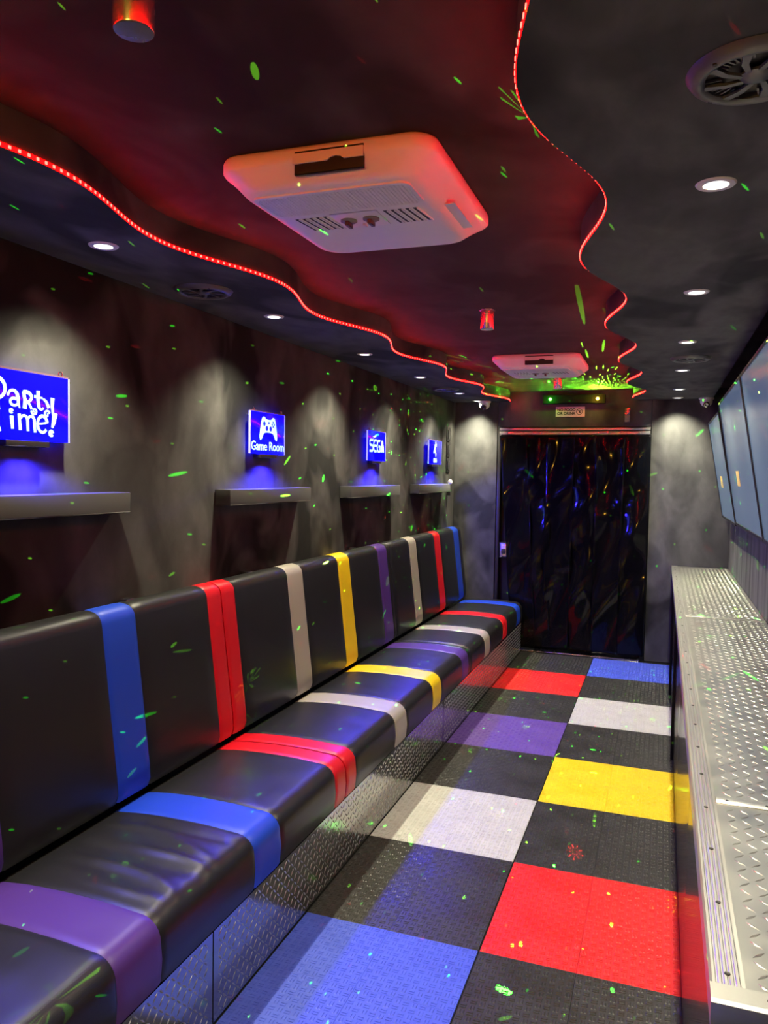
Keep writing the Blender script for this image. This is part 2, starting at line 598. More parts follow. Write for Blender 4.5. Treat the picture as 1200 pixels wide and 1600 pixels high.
# ------------------------------------------------------------------ counter and cabinet
cab = empty('counter_cabinet', (0.8, -2.1, 0))
tag(cab, 'long dark glossy cabinet under the metal counter', 'cabinet')
CY0, CY1 = -4.895, YB - 0.01
rel(box('carcass', FX1 + 0.012, XR - 0.004, CY0, CY1, 0.0, 0.762, 'black_matte'), cab)
fy = [CY0, -3.70, -2.50, -1.30, -0.30, CY1]
for a, b_ in zip(fy, fy[1:]):
    rel(box('front_panel', FX1 + 0.001, FX1 + 0.011, a + 0.002, b_ - 0.002, 0.004, 0.762, 'cabinet_gloss', None, 0.001), cab)
for yb in (-1.62, -0.30):
    rel(box('corner_post', FX1 - 0.014, FX1 + 0.0005, yb - 0.015, yb + 0.015, 0.0, 0.762, 'black_matte', None, 0.002), cab)
rel(box('end_panel', FX1 + 0.001, XR - 0.004, CY0 - 0.012, CY0 - 0.001, 0.0, 0.762, 'black_plastic', None, 0.001), cab)
for xs in (0.66, 0.80, 0.95):
    sc = rel(lathe('screw', [(0.0055, 0), (0.005, -0.002), (0.0022, -0.0022), (0.002, -0.001)], 'brushed', None, 12, 'Y', (xs, CY0 - 0.012, 0.715)), cab)

top = empty('countertop', (0.8, -2.1, 0.763))
tag(top, 'long silver diamond-plate countertop with aluminium edge trim', 'countertop')
TX0, TX1, TZ = 0.583, XR - 0.003, 0.800
rel(box('substrate', TX0 + 0.004, TX1, -4.900, CY1, 0.764, 0.796, 'black_matte'), top)
ty = [-4.898, -4.185, -1.722, CY1]
for a, b_ in zip(ty, ty[1:]):
    pl = rel(box('tread_plate', TX0 + 0.004, TX1, a + 0.0008, b_ - 0.0008, 0.7965, TZ, 'plate_counter'), top)
    bm = bmesh.new()
    tread_into(bm, TX0 + 0.05, TX1 - 0.004, a + 0.02, b_ - 0.02, lambda u, v_, d: (u, v_, TZ + d), s=0.0270, L=0.0135, h=0.0011)
    t = stuff(finish('tread', bm, 'plate_counter'))
    t.parent = pl

# ribbed edge angle along the aisle, then the plain one across the near end
bm = bmesh.new()
prof = [(TX0 - 0.001, 0.762), (TX0 - 0.001, 0.8022)]
nr = 5
for i in range(nr):
    x = TX0 + 0.003 + 0.040 * i / nr
    prof += [(x, 0.8033), (x + 0.0040, 0.8033), (x + 0.0050, 0.8027), (x + 0.0070, 0.8027)]
prof += [(TX0 + 0.046, 0.8030), (TX0 + 0.0465, 0.8002), (TX0 + 0.0022, 0.8000), (TX0 + 0.0022, 0.762)]
loft_into(bm, [[(x, y, z) for x, z in prof] for y in (-4.900, CY1)])
edge = rel(finish('edge_trim', bm, 'trim_alu'), top)
bm = bmesh.new()
prof = [(-4.903, 0.762), (-4.906, 0.766), (-4.906, 0.799), (-4.902, 0.8035), (-4.866, 0.8035), (-4.865, 0.8002), (-4.900, 0.8000), (-4.900, 0.762)]
loft_into(bm, [[(x, y, z) for y, z in prof] for x in (TX0 - 0.001, TX1)])
end = rel(finish('end_trim', bm, 'trim_alu', None, True), top)
for yj in (-4.185, -1.722):
    j = rel(box('joint_strip', TX0 + 0.047, TX1, yj - 0.017, yj + 0.017, TZ, TZ + 0.0028, 'trim_alu', None, 0.001), top)
    for k in range(5):
        s_ = lathe('screw', [(0.004, TZ + 0.0028), (0.0034, TZ + 0.0040), (0.0016, TZ + 0.0034)], 'steel_dark', None, 10, 'Z', (TX0 + 0.07 + 0.08 * k, yj, 0))
        s_.parent = j
y = -4.84
while y < CY1:
    s_ = lathe('screw', [(0.0046, 0.8030), (0.0040, 0.8046), (0.0018, 0.8040)], 'steel_dark', None, 10, 'Z', (TX0 + 0.024, y, 0))
    s_.parent = edge
    y += 0.2
for k in range(4):
    s_ = lathe('screw', [(0.0046, 0.8030), (0.0040, 0.8046), (0.0018, 0.8040)], 'steel_dark', None, 10, 'Z', (TX0 + 0.075 + 0.1 * k, -4.884, 0))
    s_.parent = end

# ------------------------------------------------------------------ televisions, tilted down from the right wall
def television(name, ya, yb, xt, zt, xb, zb, label):
    """ya near end, yb far end; top edge (xt, zt), bottom edge (xb, zb)"""
    t = empty(name, (xb, (ya + yb) / 2, zb))
    tag(t, label, 'television', 'wall televisions')
    up_ = Vector((xt - xb, 0, zt - zb))
    H = up_.length
    up_.normalize()
    nrm = Vector((-up_.z, 0, up_.x))          # towards the aisle
    o0 = Vector((xb, ya, zb))
    W = yb - ya
    def fn(u, v_, d):
        return tuple(o0 + Vector((0, 1, 0)) * u + up_ * v_ + nrm * d)
    def pbox(n, u0, u1, v0, v1, d0, d1, mat, bev=0.0):
        bm = bmesh.new()
        prism_into(bm, [(u0, v0), (u1, v0), (u1, v1), (u0, v1)], fn, d0, d1)
        if bev:
            bmesh.ops.bevel(bm, geom=list(bm.edges), offset=bev, segments=2, affect='EDGES')
        return rel(finish(n, bm, mat, None, bool(bev)), t)
    pbox('back_shell', 0.01, W - 0.01, 0.01, H - 0.01, -0.045, -0.004, 'black_plastic', 0.004)
    bw = 0.013
    scr = pbox('screen', bw, W - bw, bw + 0.004, H - bw, -0.004, -0.001, 'tv_screen')
    for (u0, u1, v0, v1) in ((0, W, 0, bw + 0.005), (0, W, H - bw, H), (0, bw, bw + 0.005, H - bw), (W - bw, W, bw + 0.005, H - bw)):
        pbox('bezel', u0, u1, v0, v1, -0.006, 0.004, 'black_plastic', 0.0015)
    su = W * 0.58
    bm = bmesh.new()
    prism_into(bm, [(su - 0.085, H * 0.325), (su + 0.085, H * 0.325), (su + 0.085, H * 0.435), (su - 0.085, H * 0.435)], fn, -0.001, 0.0005)
    st = finish('sticker', bm, 'yellow_sticker')
    st.parent = scr
    # wall bracket between the shell and the wall
    bm = bmesh.new()
    box_into(bm, xb - 0.02, XR - 0.001, (ya + yb) / 2 - 0.15, (ya + yb) / 2 + 0.15, (zt + zb) / 2 - 0.12, (zt + zb) / 2 + 0.12)
    rel(finish('wall_bracket', bm, 'black_matte'), t)
    return t
television('television', -0.590, 0.590, 0.815, 1.945, 0.945, 1.212, 'farthest wall television next to the end wall, blank blue-grey screen')
television('television', -2.050, -0.598, 0.815, 1.995, 0.945, 1.222, 'second wall television from the end wall, blank blue-grey screen')
television('television', -3.520, -2.068, 0.815, 1.995, 0.945, 1.222, 'nearest visible wall television, cut by the right picture edge')

# ------------------------------------------------------------------ floating shelves
for k, (a, b_, lab) in enumerate((
        (-4.80, -3.86, 'black floating shelf under the Party Time sign'),
        (-3.225, -2.44, 'black floating shelf under the Game Room sign'),
        (-1.90, -1.02, 'black floating shelf under the third blue sign'),
        (-0.585, 0.30, 'black floating shelf under the blue sign nearest the door'))):
    s_ = box('wall_shelf', XL + 0.001, XL + 0.075, a, b_, 1.366, 1.433, 'shelf_black', None, 0.004)
    tag(s_, lab, 'shelf', 'wall shelves')

# ------------------------------------------------------------------ blue edge-lit signs
def stroke_into(bm, pts, wd, fn, d0, d1, w_end=None):
    """flat ribbon along a 2D polyline, tapering from wd to w_end"""
    w_end = wd if w_end is None else w_end
    n = len(pts)
    Ls, Rs = [], []
    for i in range(n):
        a, b_ = pts[max(0, i - 1)], pts[min(n - 1, i + 1)]
        tx, ty_ = b_[0] - a[0], b_[1] - a[1]
        L = math.hypot(tx, ty_) or 1
        w_ = (wd + (w_end - wd) * i / max(1, n - 1)) / 2
        Ls.append((pts[i][0] - ty_ / L * w_, pts[i][1] + tx / L * w_))
        Rs.append((pts[i][0] + ty_ / L * w_, pts[i][1] - tx / L * w_))
    prism_into(bm, Ls + Rs[::-1], fn, d0, d1)

def arc(cx, cy, rx, ry, a0, a1, n=12):
    return [(cx + rx * math.cos(math.radians(a0 + (a1 - a0) * i / n)), cy + ry * math.sin(math.radians(a0 + (a1 - a0) * i / n))) for i in range(n + 1)]

def spiral(cx, cy, r0, r1, a0, a1, n=18):
    return [(cx + (r0 + (r1 - r0) * i / n) * math.cos(math.radians(a0 + (a1 - a0) * i / n)), cy + (r0 + (r1 - r0) * i / n) * math.sin(math.radians(a0 + (a1 - a0) * i / n))) for i in range(n + 1)]

def text_mesh(txt, size, name, mat, to_world, parent, bold=0.0, depth=0.0012):
    cu = bpy.data.curves.new(name, 'FONT')
    cu.body = txt
    cu.size = size
    cu.extrude = depth / 2
    cu.offset = bold
    cu.align_x = 'CENTER'
    cu.align_y = 'CENTER'
    cu.resolution_u = 4
    tmp = bpy.data.objects.new(name, cu)
    COL.objects.link(tmp)
    dg = bpy.context.evaluated_depsgraph_get()
    me = bpy.data.meshes.new_from_object(tmp.evaluated_get(dg))
    bpy.data.objects.remove(tmp)
    for v_ in me.vertices:
        v_.co = to_world(v_.co)
    me.materials.clear()
    me.materials.append(MATS[mat])
    o = bpy.data.objects.new(name, me)
    COL.objects.link(o)
    o.parent = parent
    o.matrix_parent_inverse = Matrix.Translation(-Vector(parent.location))
    return o

SGX = XL + 0.034           # front face of the acrylic
def led_sign(y0, y1, z0, z1, label):
    t = empty('led_sign', (XL, (y0 + y1) / 2, z0 - 0.012))
    tag(t, label, 'LED sign', 'blue edge-lit signs')
    rel(box('acrylic_panel', SGX - 0.006, SGX, y0, y1, z0, z1, 'acrylic_blue', None, 0.0015), t)
    rel(box('side_edge', SGX - 0.006, SGX + 0.0006, y0 - 0.007, y0 - 0.0002, z0, z1, 'acrylic_edge'), t)
    rel(box('side_edge', SGX - 0.006, SGX + 0.0006, y1 + 0.0002, y1 + 0.005, z0, z1, 'acrylic_edge'), t)
    rel(box('top_edge', SGX - 0.006, SGX + 0.0006, y0, y1, z1 + 0.0002, z1 + 0.006, 'sign_cap'), t)
    rel(box('light_bar', XL + 0.003, SGX + 0.004, y0 + 0.08, y1 - 0.08, z0 - 0.018, z0 - 0.0005, 'black_plastic', None, 0.002), t)
    ld = bpy.data.lights.new('sign_led', 'SPOT')
    ld.energy = SIGN_W
    ld.color = (0.03, 0.02, 1.0)
    ld.spot_size = math.radians(164)
    ld.spot_blend = 0.25
    ld.shadow_soft_size = 0.03
    lo = bpy.data.objects.new('light', ld)
    COL.objects.link(lo)
    lo.location = (SGX + 0.012, (y0 + y1) / 2, z0 - 0.026)
    lo.rotation_euler = (0, math.radians(-30), 0)
    rel(lo, t)
    for yy in (y0 + 0.03, y1 - 0.03):
        rel(lathe('standoff', [(0.006, XL + 0.0005), (0.006, SGX - 0.0065)], 'chrome', None, 12, 'X', (0, yy, z1 - 0.012)), t)
        rel(lathe('hanger_ring', [(0.006, 0), (0.009, 0), (0.009, 0.002), (0.006, 0.002)], 'brushed', None, 14, 'X', (SGX - 0.004, yy, z1 + 0.010), True, False), t)
    return t

def sfn(y0, z0):
    return lambda u, v_, d: (SGX + 0.0004 + d, y0 + u, z0 + v_)

# sign 1: Party Time!
S1 = (-4.430, -4.106, 1.588, 1.782)
t = led_sign(*S1, 'blue glowing acrylic sign reading Party Time! cut by the left picture edge')
fn = sfn(S1[0], S1[2])
def glyph(name, strokes):
    bm = bmesh.new()
    for i, (pts, w0, w1) in enumerate(strokes):
        stroke_into(bm, pts, w0, fn, 0.0002 * i, 0.0012 + 0.0002 * i, w1)
    return rel(finish(name, bm, 'sign_glow'), t)
glyph('letter', [([(0.040, 0.172), (0.037, 0.135), (0.030, 0.098)], 0.013, 0.017), (arc(0.045, 0.140, 0.036, 0.030, 120, -110, 16), 0.012, 0.008)])                       # P
glyph('letter', [(arc(0.108, 0.118, 0.018, 0.020, 170, -5), 0.006, 0.012), ([(0.126, 0.121), (0.128, 0.100), (0.132, 0.090)], 0.012, 0.003), (arc(0.112, 0.106, 0.014, 0.010, 60, 330), 0.008, 0.007)])   # a
glyph('letter', [([(0.146, 0.138), (0.152, 0.115), (0.150, 0.090)], 0.010, 0.013), (arc(0.156, 0.124, 0.020, 0.014, 120, -80), 0.012, 0.007), ([(0.158, 0.111), (0.170, 0.102), (0.176, 0.090)], 0.007, 0.007), (spiral(0.186, 0.086, 0.012, 0.002, 180, 620), 0.006, 0.004)])   # R
glyph('letter', [([(0.202, 0.146), (0.201, 0.120), (0.204, 0.100)], 0.013, 0.010), (arc(0.213, 0.102, 0.010, 0.009, 180, 330), 0.009, 0.005), ([(0.186, 0.128), (0.218, 0.126)], 0.008, 0.005)])   # t
glyph('letter', [([(0.222, 0.124), (0.233, 0.117), (0.243, 0.100)], 0.006, 0.011), ([(0.258, 0.130), (0.256, 0.105), (0.260, 0.076)], 0.015, 0.006), (spiral(0.235, 0.080, 0.012, 0.002, 20, 420), 0.006, 0.004)])   # y
glyph('letter', [([(0.010, 0.090), (0.040, 0.084), (0.062, 0.088)], 0.006, 0.014), ([(0.040, 0.086), (0.046, 0.050), (0.060, 0.020)], 0.020, 0.014)])                     # T
glyph('letter', [(arc(0.102, 0.080, 0.004, 0.004, 0, 330, 10), 0.008, 0.008), ([(0.103, 0.066), (0.106, 0.030)], 0.013, 0.009)])                                           # i
glyph('letter', [([(0.130, 0.074), (0.134, 0.028)], 0.010, 0.010), (arc(0.148, 0.056, 0.013, 0.014, 160, 0), 0.006, 0.010), ([(0.161, 0.056), (0.162, 0.027)], 0.010, 0.009), (arc(0.174, 0.056, 0.012, 0.014, 160, 0), 0.006, 0.010), ([(0.186, 0.056), (0.188, 0.024)], 0.010, 0.008)])   # m
glyph('letter', [(arc(0.218, 0.050, 0.019, 0.024, 10, 320, 18), 0.010, 0.008), ([(0.202, 0.050), (0.232, 0.054)], 0.006, 0.006)])                                          # e
glyph('letter', [([(0.268, 0.086), (0.262, 0.058), (0.256, 0.042)], 0.020, 0.007), (arc(0.252, 0.025, 0.0055, 0.0055, 0, 330, 12), 0.011, 0.011)])                           # !

# sign 2: Game Room with a gamepad
S2 = (-2.990, -2.665, 1.590, 1.778)
t = led_sign(*S2, 'blue glowing acrylic sign with a gamepad above the words Game Room')
fn = sfn(S2[0], S2[2])
def spl(pts, n=6):
    """closed Catmull-Rom outline"""
    out = []
    L = len(pts)
    for i in range(L):
        p0, p1, p2, p3 = (Vector(pts[(i + k - 1) % L]) for k in range(4))
        for j in range(n):
            s_ = j / n
            q = 0.5 * ((2 * p1) + (p2 - p0) * s_ + (2 * p0 - 5 * p1 + 4 * p2 - p3) * s_ ** 2 + (-p0 + 3 * p1 - 3 * p2 + p3) * s_ ** 3)
            out.append((q.x, q.y))
    return out
pad = spl([(0.165, 0.158), (0.140, 0.160), (0.122, 0.170), (0.104, 0.162), (0.092, 0.130), (0.082, 0.085), (0.086, 0.064), (0.100, 0.070), (0.118, 0.092), (0.140, 0.098),
           (0.165, 0.099), (0.190, 0.098), (0.212, 0.092), (0.230, 0.070), (0.244, 0.064), (0.248, 0.085), (0.238, 0.130), (0.226, 0.162), (0.208, 0.170), (0.190, 0.160)])
bm = bmesh.new()
prism_into(bm, pad, fn, 0, 0.0012)
pad_o = rel(finish('gamepad_mark', bm, 'sign_glow'), t)
for (cx, cy, r) in ((0.122, 0.138, 0.011), (0.147, 0.117, 0.012), (0.184, 0.117, 0.012), (0.208, 0.148, 0.0055), (0.208, 0.128, 0.0055), (0.198, 0.138, 0.0055), (0.218, 0.138, 0.0055), (0.165, 0.143, 0.007)):
    bm = bmesh.new()
    prism_into(bm, arc(cx, cy, r, r, 0, 345, 16), fn, 0.0012, 0.0018)
    o = finish('button_mark', bm, 'acrylic_blue')
    o.parent = pad_o
def tw(yc, zc, sx=1.0):
    return lambda c: Vector((SGX + 0.0012 + c.z, yc + c.x * sx, zc + c.y))
text_mesh('Game Room', 0.058, 'lettering', 'sign_glow', tw((S2[0] + S2[1]) / 2, S2[2] + 0.034, 1.06), t, 0.0004)

# sign 3: SEGA
S3 = (-1.545, -1.225, 1.590, 1.775)
t = led_sign(*S3, 'blue glowing acrylic sign reading SEGA above the third shelf')
fn = sfn(S3[0], S3[2])
def sega(strokes):
    bm = bmesh.new()
    for off in (0, 1):
        for i, pts in enumerate(strokes):
            stroke_into(bm, pts, 0.0135 if off == 0 else 0.004, fn, 0.0002 * i + 0.0012 * off, 0.0012 + 0.0002 * i + .0008 * off)
    return rel(finish('letter', bm, 'sign_glow'), t)
def q_(x):
    return x + 0.012
sega([[(q_(.078), .128), (q_(.036), .128)] + arc(q_(.036), .114, .014, .014, 90, 180, 5)[1:], arc(q_(.036), .110, .014, .014, 180, 270, 5) + [(q_(.062), .096)], arc(q_(.062), .078, .016, .018, 90, -90, 8) + [(q_(.020), .060)]])
sega([[(q_(.142), .128), (q_(.108), .128)] + arc(q_(.108), .094, .018, .034, 90, 270, 12) + [(q_(.142), .060)], [(q_(.104), .095), (q_(.142), .095)]])
sega([[(q_(.205), .128), (q_(.175), .128)] + arc(q_(.175), .094, .020, .034, 90, 270, 12) + [(q_(.205), .060), (q_(.205), .092), (q_(.182), .092)]])
sega([[(q_(.220), .058), (q_(.240), .128), (q_(.252), .128), (q_(.276), .058)], [(q_(.236), .078), (q_(.262), .078)]])

# sign 4: upright running figure over a short word bar
S4 = (-0.218, 0.140, 1.592, 1.778)
t = led_sign(*S4, 'blue glowing acrylic sign with a small white leaping figure, nearest the door')
fn = sfn(S4[0], S4[2])
bm = bmesh.new()
stroke_into(bm, [(0.175, 0.150), (0.160, 0.120), (0.172, 0.095)], 0.030, fn, 0, 0.0012, 0.022)
stroke_into(bm, [(0.172, 0.097), (0.195, 0.080), (0.190, 0.058)], 0.018, fn, 0.0002, 0.0014, 0.010)
stroke_into(bm, [(0.162, 0.120), (0.140, 0.105), (0.132, 0.085)], 0.013, fn, 0.0004, 0.0016, 0.008)
stroke_into(bm, [(0.172, 0.145), (0.200, 0.140), (0.208, 0.160)], 0.012, fn, 0.0006, 0.0018, 0.008)
prism_into(bm, arc(0.186, 0.166, 0.010, 0.011, 0, 345, 14), fn, 0.0002, 0.0014)
rel(finish('figure_mark', bm, 'sign_glow'), t)
bm = bmesh.new()
for k in range(3):
    stroke_into(bm, arc(0.142 + 0.034 * k, 0.028, 0.011, 0.015, 60, 390, 12), 0.006, fn, 0, 0.0012)
rel(finish('word_mark', bm, 'sign_glow'), t)

# ------------------------------------------------------------------ small fittings on the left wall near the door
for k, (z0, z1, lab) in enumerate(((1.795, 1.915, 'uppermost of three dark switch plates near the corner'), (1.662, 1.785, 'middle one of three dark switch plates near the corner'), (1.530, 1.652, 'lowest of three dark switch plates near the corner'))):
    t = empty('switch_plate', (XL, 0.465, z0))
    tag(t, lab, 'switch', 'dark switch plates')
    rel(box('plate', XL + 0.0005, XL + 0.008, 0.412, 0.518, z0, z1, 'black_plastic', None, 0.003), t)
    rel(box('rocker', XL + 0.008, XL + 0.012, 0.440, 0.490, z0 + 0.022, z1 - 0.022, 'lens_black', None, 0.0015), t)
t = empty('wall_hook', (XL, 0.47, 1.33))
tag(t, 'small black hook with a shiny white knob beyond the last shelf', 'hook')
rel(box('hook_arm', XL + 0.0005, XL + 0.03, 0.455, 0.485, 1.33, 1.425, 'black_plastic', None, 0.004), t)
rel(lathe('knob', [(0.004, 1.425), (0.017, 1.432), (0.021, 1.447), (0.016, 1.462), (0.004, 1.468)], 'white_plastic', None, 16, 'Z', (XL + 0.026, 0.47, 0)), t)

# ------------------------------------------------------------------ LED strips along the soffit lips
def led_strip(side, label):
    t = empty('led_strip', (edge_x(side, -3.2), -3.2, ZS))
    tag(t, label, 'LED strip', 'red ceiling LED strips')
    bm = bmesh.new()
    n = 420
    y0, y1 = YF + 0.02, (0.66 if side < 0 else 0.64)
    prev = None
    def at(y):
        e = edge_x(side, y)
        d = (edge_x(side, y + 1e-3) - edge_x(side, y - 1e-3)) / 2e-3
        nx, ny = (1.0, -d) if side < 0 else (-1.0, d)
        L = math.hypot(nx, ny)
        return e, nx / L, ny / L
    for i in range(n + 1):
        y = y0 + (y1 - y0) * i / n
        e, nx, ny = at(y)
        ring = [bm.verts.new((e + nx * d, y + ny * d, z)) for d, z in ((0.0004, ZS + 0.0015), (0.0014, ZS + 0.0015), (0.0014, ZS + 0.0095), (0.0004, ZS + 0.0095))]
        if prev:
            for k in range(4):
                bm.faces.new((prev[k], prev[(k + 1) % 4], ring[(k + 1) % 4], ring[k]))
        else:
            bm.faces.new(ring)
        prev = ring
    bm.faces.new(prev)
    tape = rel(finish('tape', bm, 'led_tape', None, True), t)
    bm = bmesh.new()
    y = y0 + 0.01
    while y < y1 - 0.005:
        e, nx, ny = at(y)
        tx, ty_ = -ny, nx
        c = Vector((e + nx * 0.0022, y + ny * 0.0022, ZS + 0.0055))
        hw, hd, hz = 0.0028, 0.0008, 0.0030
        vs8 = []
        for dz in (-hz, hz):
            for a, b_ in ((-1, -1), (1, -1), (1, 1), (-1, 1)):
                vs8.append(bm.verts.new((c.x + tx * hw * a + nx * hd * b_, c.y + ty_ * hw * a + ny * hd * b_, c.z + dz)))
        for q in ((0, 1, 2, 3), (4, 5, 6, 7), (0, 1, 5, 4), (1, 2, 6, 5), (2, 3, 7, 6), (3, 0, 4, 7)):
            bm.faces.new([vs8[i] for i in q])
        y += 0.0215
    o = stuff(finish('led_chips', bm, 'led_chip'))
    o.parent = tape
    return t
led_strip(-1, 'wavy red LED strip on the ceiling edge above the bench')
led_strip(1, 'wavy red LED strip on the ceiling edge nearer the televisions')

# ------------------------------------------------------------------ recessed downlights
DL_Y = [0.55, -0.075, -1.11, -2.12, -3.15, -4.182, -5.22, -6.25]
ORD = ['nearest the end wall', 'second from the end wall', 'third from the end wall', 'fourth from the end wall', 'fifth from the end wall', 'sixth and largest visible', 'behind the viewer', 'farthest behind the viewer']
def make_downlight():
    t = empty('downlight')
    lathe('trim_ring', [(0.0265, -0.0005), (0.0265, -0.004), (0.030, -0.005), (0.039, -0.004), (0.042, -0.0005)], 'white_paint', t, 40, cap=False)
    lathe('lens', [(0.026, -0.0004), (0.026, -0.0032), (0.018, -0.0042)], 'downlight_lens', t, 32)
    ld = bpy.data.lights.new('downlight_beam', 'SPOT')
    ld.energy = DOWN_W
    ld.color = DOWN_COL
    ld.spot_size = math.radians(116)
    ld.spot_blend = 1.0
    ld.shadow_soft_size = 0.024
    lo = bpy.data.objects.new('beam', ld)
    COL.objects.link(lo)
    lo.parent = t
    lo.location = (0, 0, -0.012)
    return t
dl0 = make_downlight()
first = True
for side, x in ((-1, -1.028), (1, 0.583)):
    for k, y in enumerate(DL_Y):
        o = dl0 if first else copy_tree(dl0)
        first = False
        o.location = (x, y, ZS)
        tag(o, 'round white recessed downlight over the ' + ('bench' if side < 0 else 'counter') + ', ' + ORD[k], 'downlight', 'downlights over the ' + ('bench' if side < 0 else 'counter'))

# ------------------------------------------------------------------ ceiling speakers
def make_speaker():
    t = empty('ceiling_speaker')
    R_ = 0.103
    lathe('rim', [(0.074, -0.001), (0.074, -0.011), (0.078, -0.015), (0.086, -0.016), (0.096, -0.011), (R_, -0.001)], 'speaker_grey', t, 56, cap=False)
    lathe('cone', [(0.0735, -0.0010), (0.0735, -0.0025), (0.050, -0.0014), (0.022, -0.0010)], 'speaker_black', t, 48)
    hub = lathe('hub', [(0.023, -0.0065), (0.024, -0.011), (0.018, -0.0145), (0.006, -0.016)], 'speaker_grey', t, 32)
    for k in range(8):
        a = 2 * PI * k / 8 + 0.2
        bm = bmesh.new()
        sw = 0.35
        pts = [(0.021 * math.cos(a), 0.021 * math.sin(a)), (0.048 * math.cos(a + sw * .5), 0.048 * math.sin(a + sw * .5)), (0.0755 * math.cos(a + sw), 0.0755 * math.sin(a + sw))]
        stroke_into(bm, pts, 0.008, lambda u, v_, d: (u, v_, d), -0.013, -0.008, 0.013)
        finish('spoke', bm, 'speaker_grey', t)
    for k in range(44):
        a = 2 * PI * k / 44
        if k % 11 in (0, 1):
            continue
        bm = bmesh.new()
        stroke_into(bm, [(0.050 * math.cos(a), 0.050 * math.sin(a)), (0.0745 * math.cos(a), 0.0745 * math.sin(a))], 0.0030, lambda u, v_, d: (u, v_, d), -0.0075, -0.0035)
        finish('grille_slat', bm, 'speaker_grey', t)
    for k in range(4):
        a = PI / 4 + PI / 2 * k
        lathe('screw_hole', [(0.004, -0.0135), (0.0036, -0.0160), (0.002, -0.0162)], 'speaker_black', t, 12, 'Z', (0.088 * math.cos(a), 0.088 * math.sin(a), 0))
    return t
sp0 = make_speaker()
SPK = [(0.612, -4.672, 'large grey slotted ceiling speaker at the upper right picture edge'),
       (0.612, -1.598, 'far ceiling speaker between downlights over the counter'),
       (-1.052, -3.632, 'ceiling speaker over the bench under the left LED strip'),
       (-1.045, -0.415, 'far ceiling speaker over the bench near the door end')]
for k, (x, y, lab) in enumerate(SPK):
    o = sp0 if k == 0 else copy_tree(sp0)
    o.location = (x, y, ZS)
    tag(o, lab, 'speaker', 'ceiling speakers')

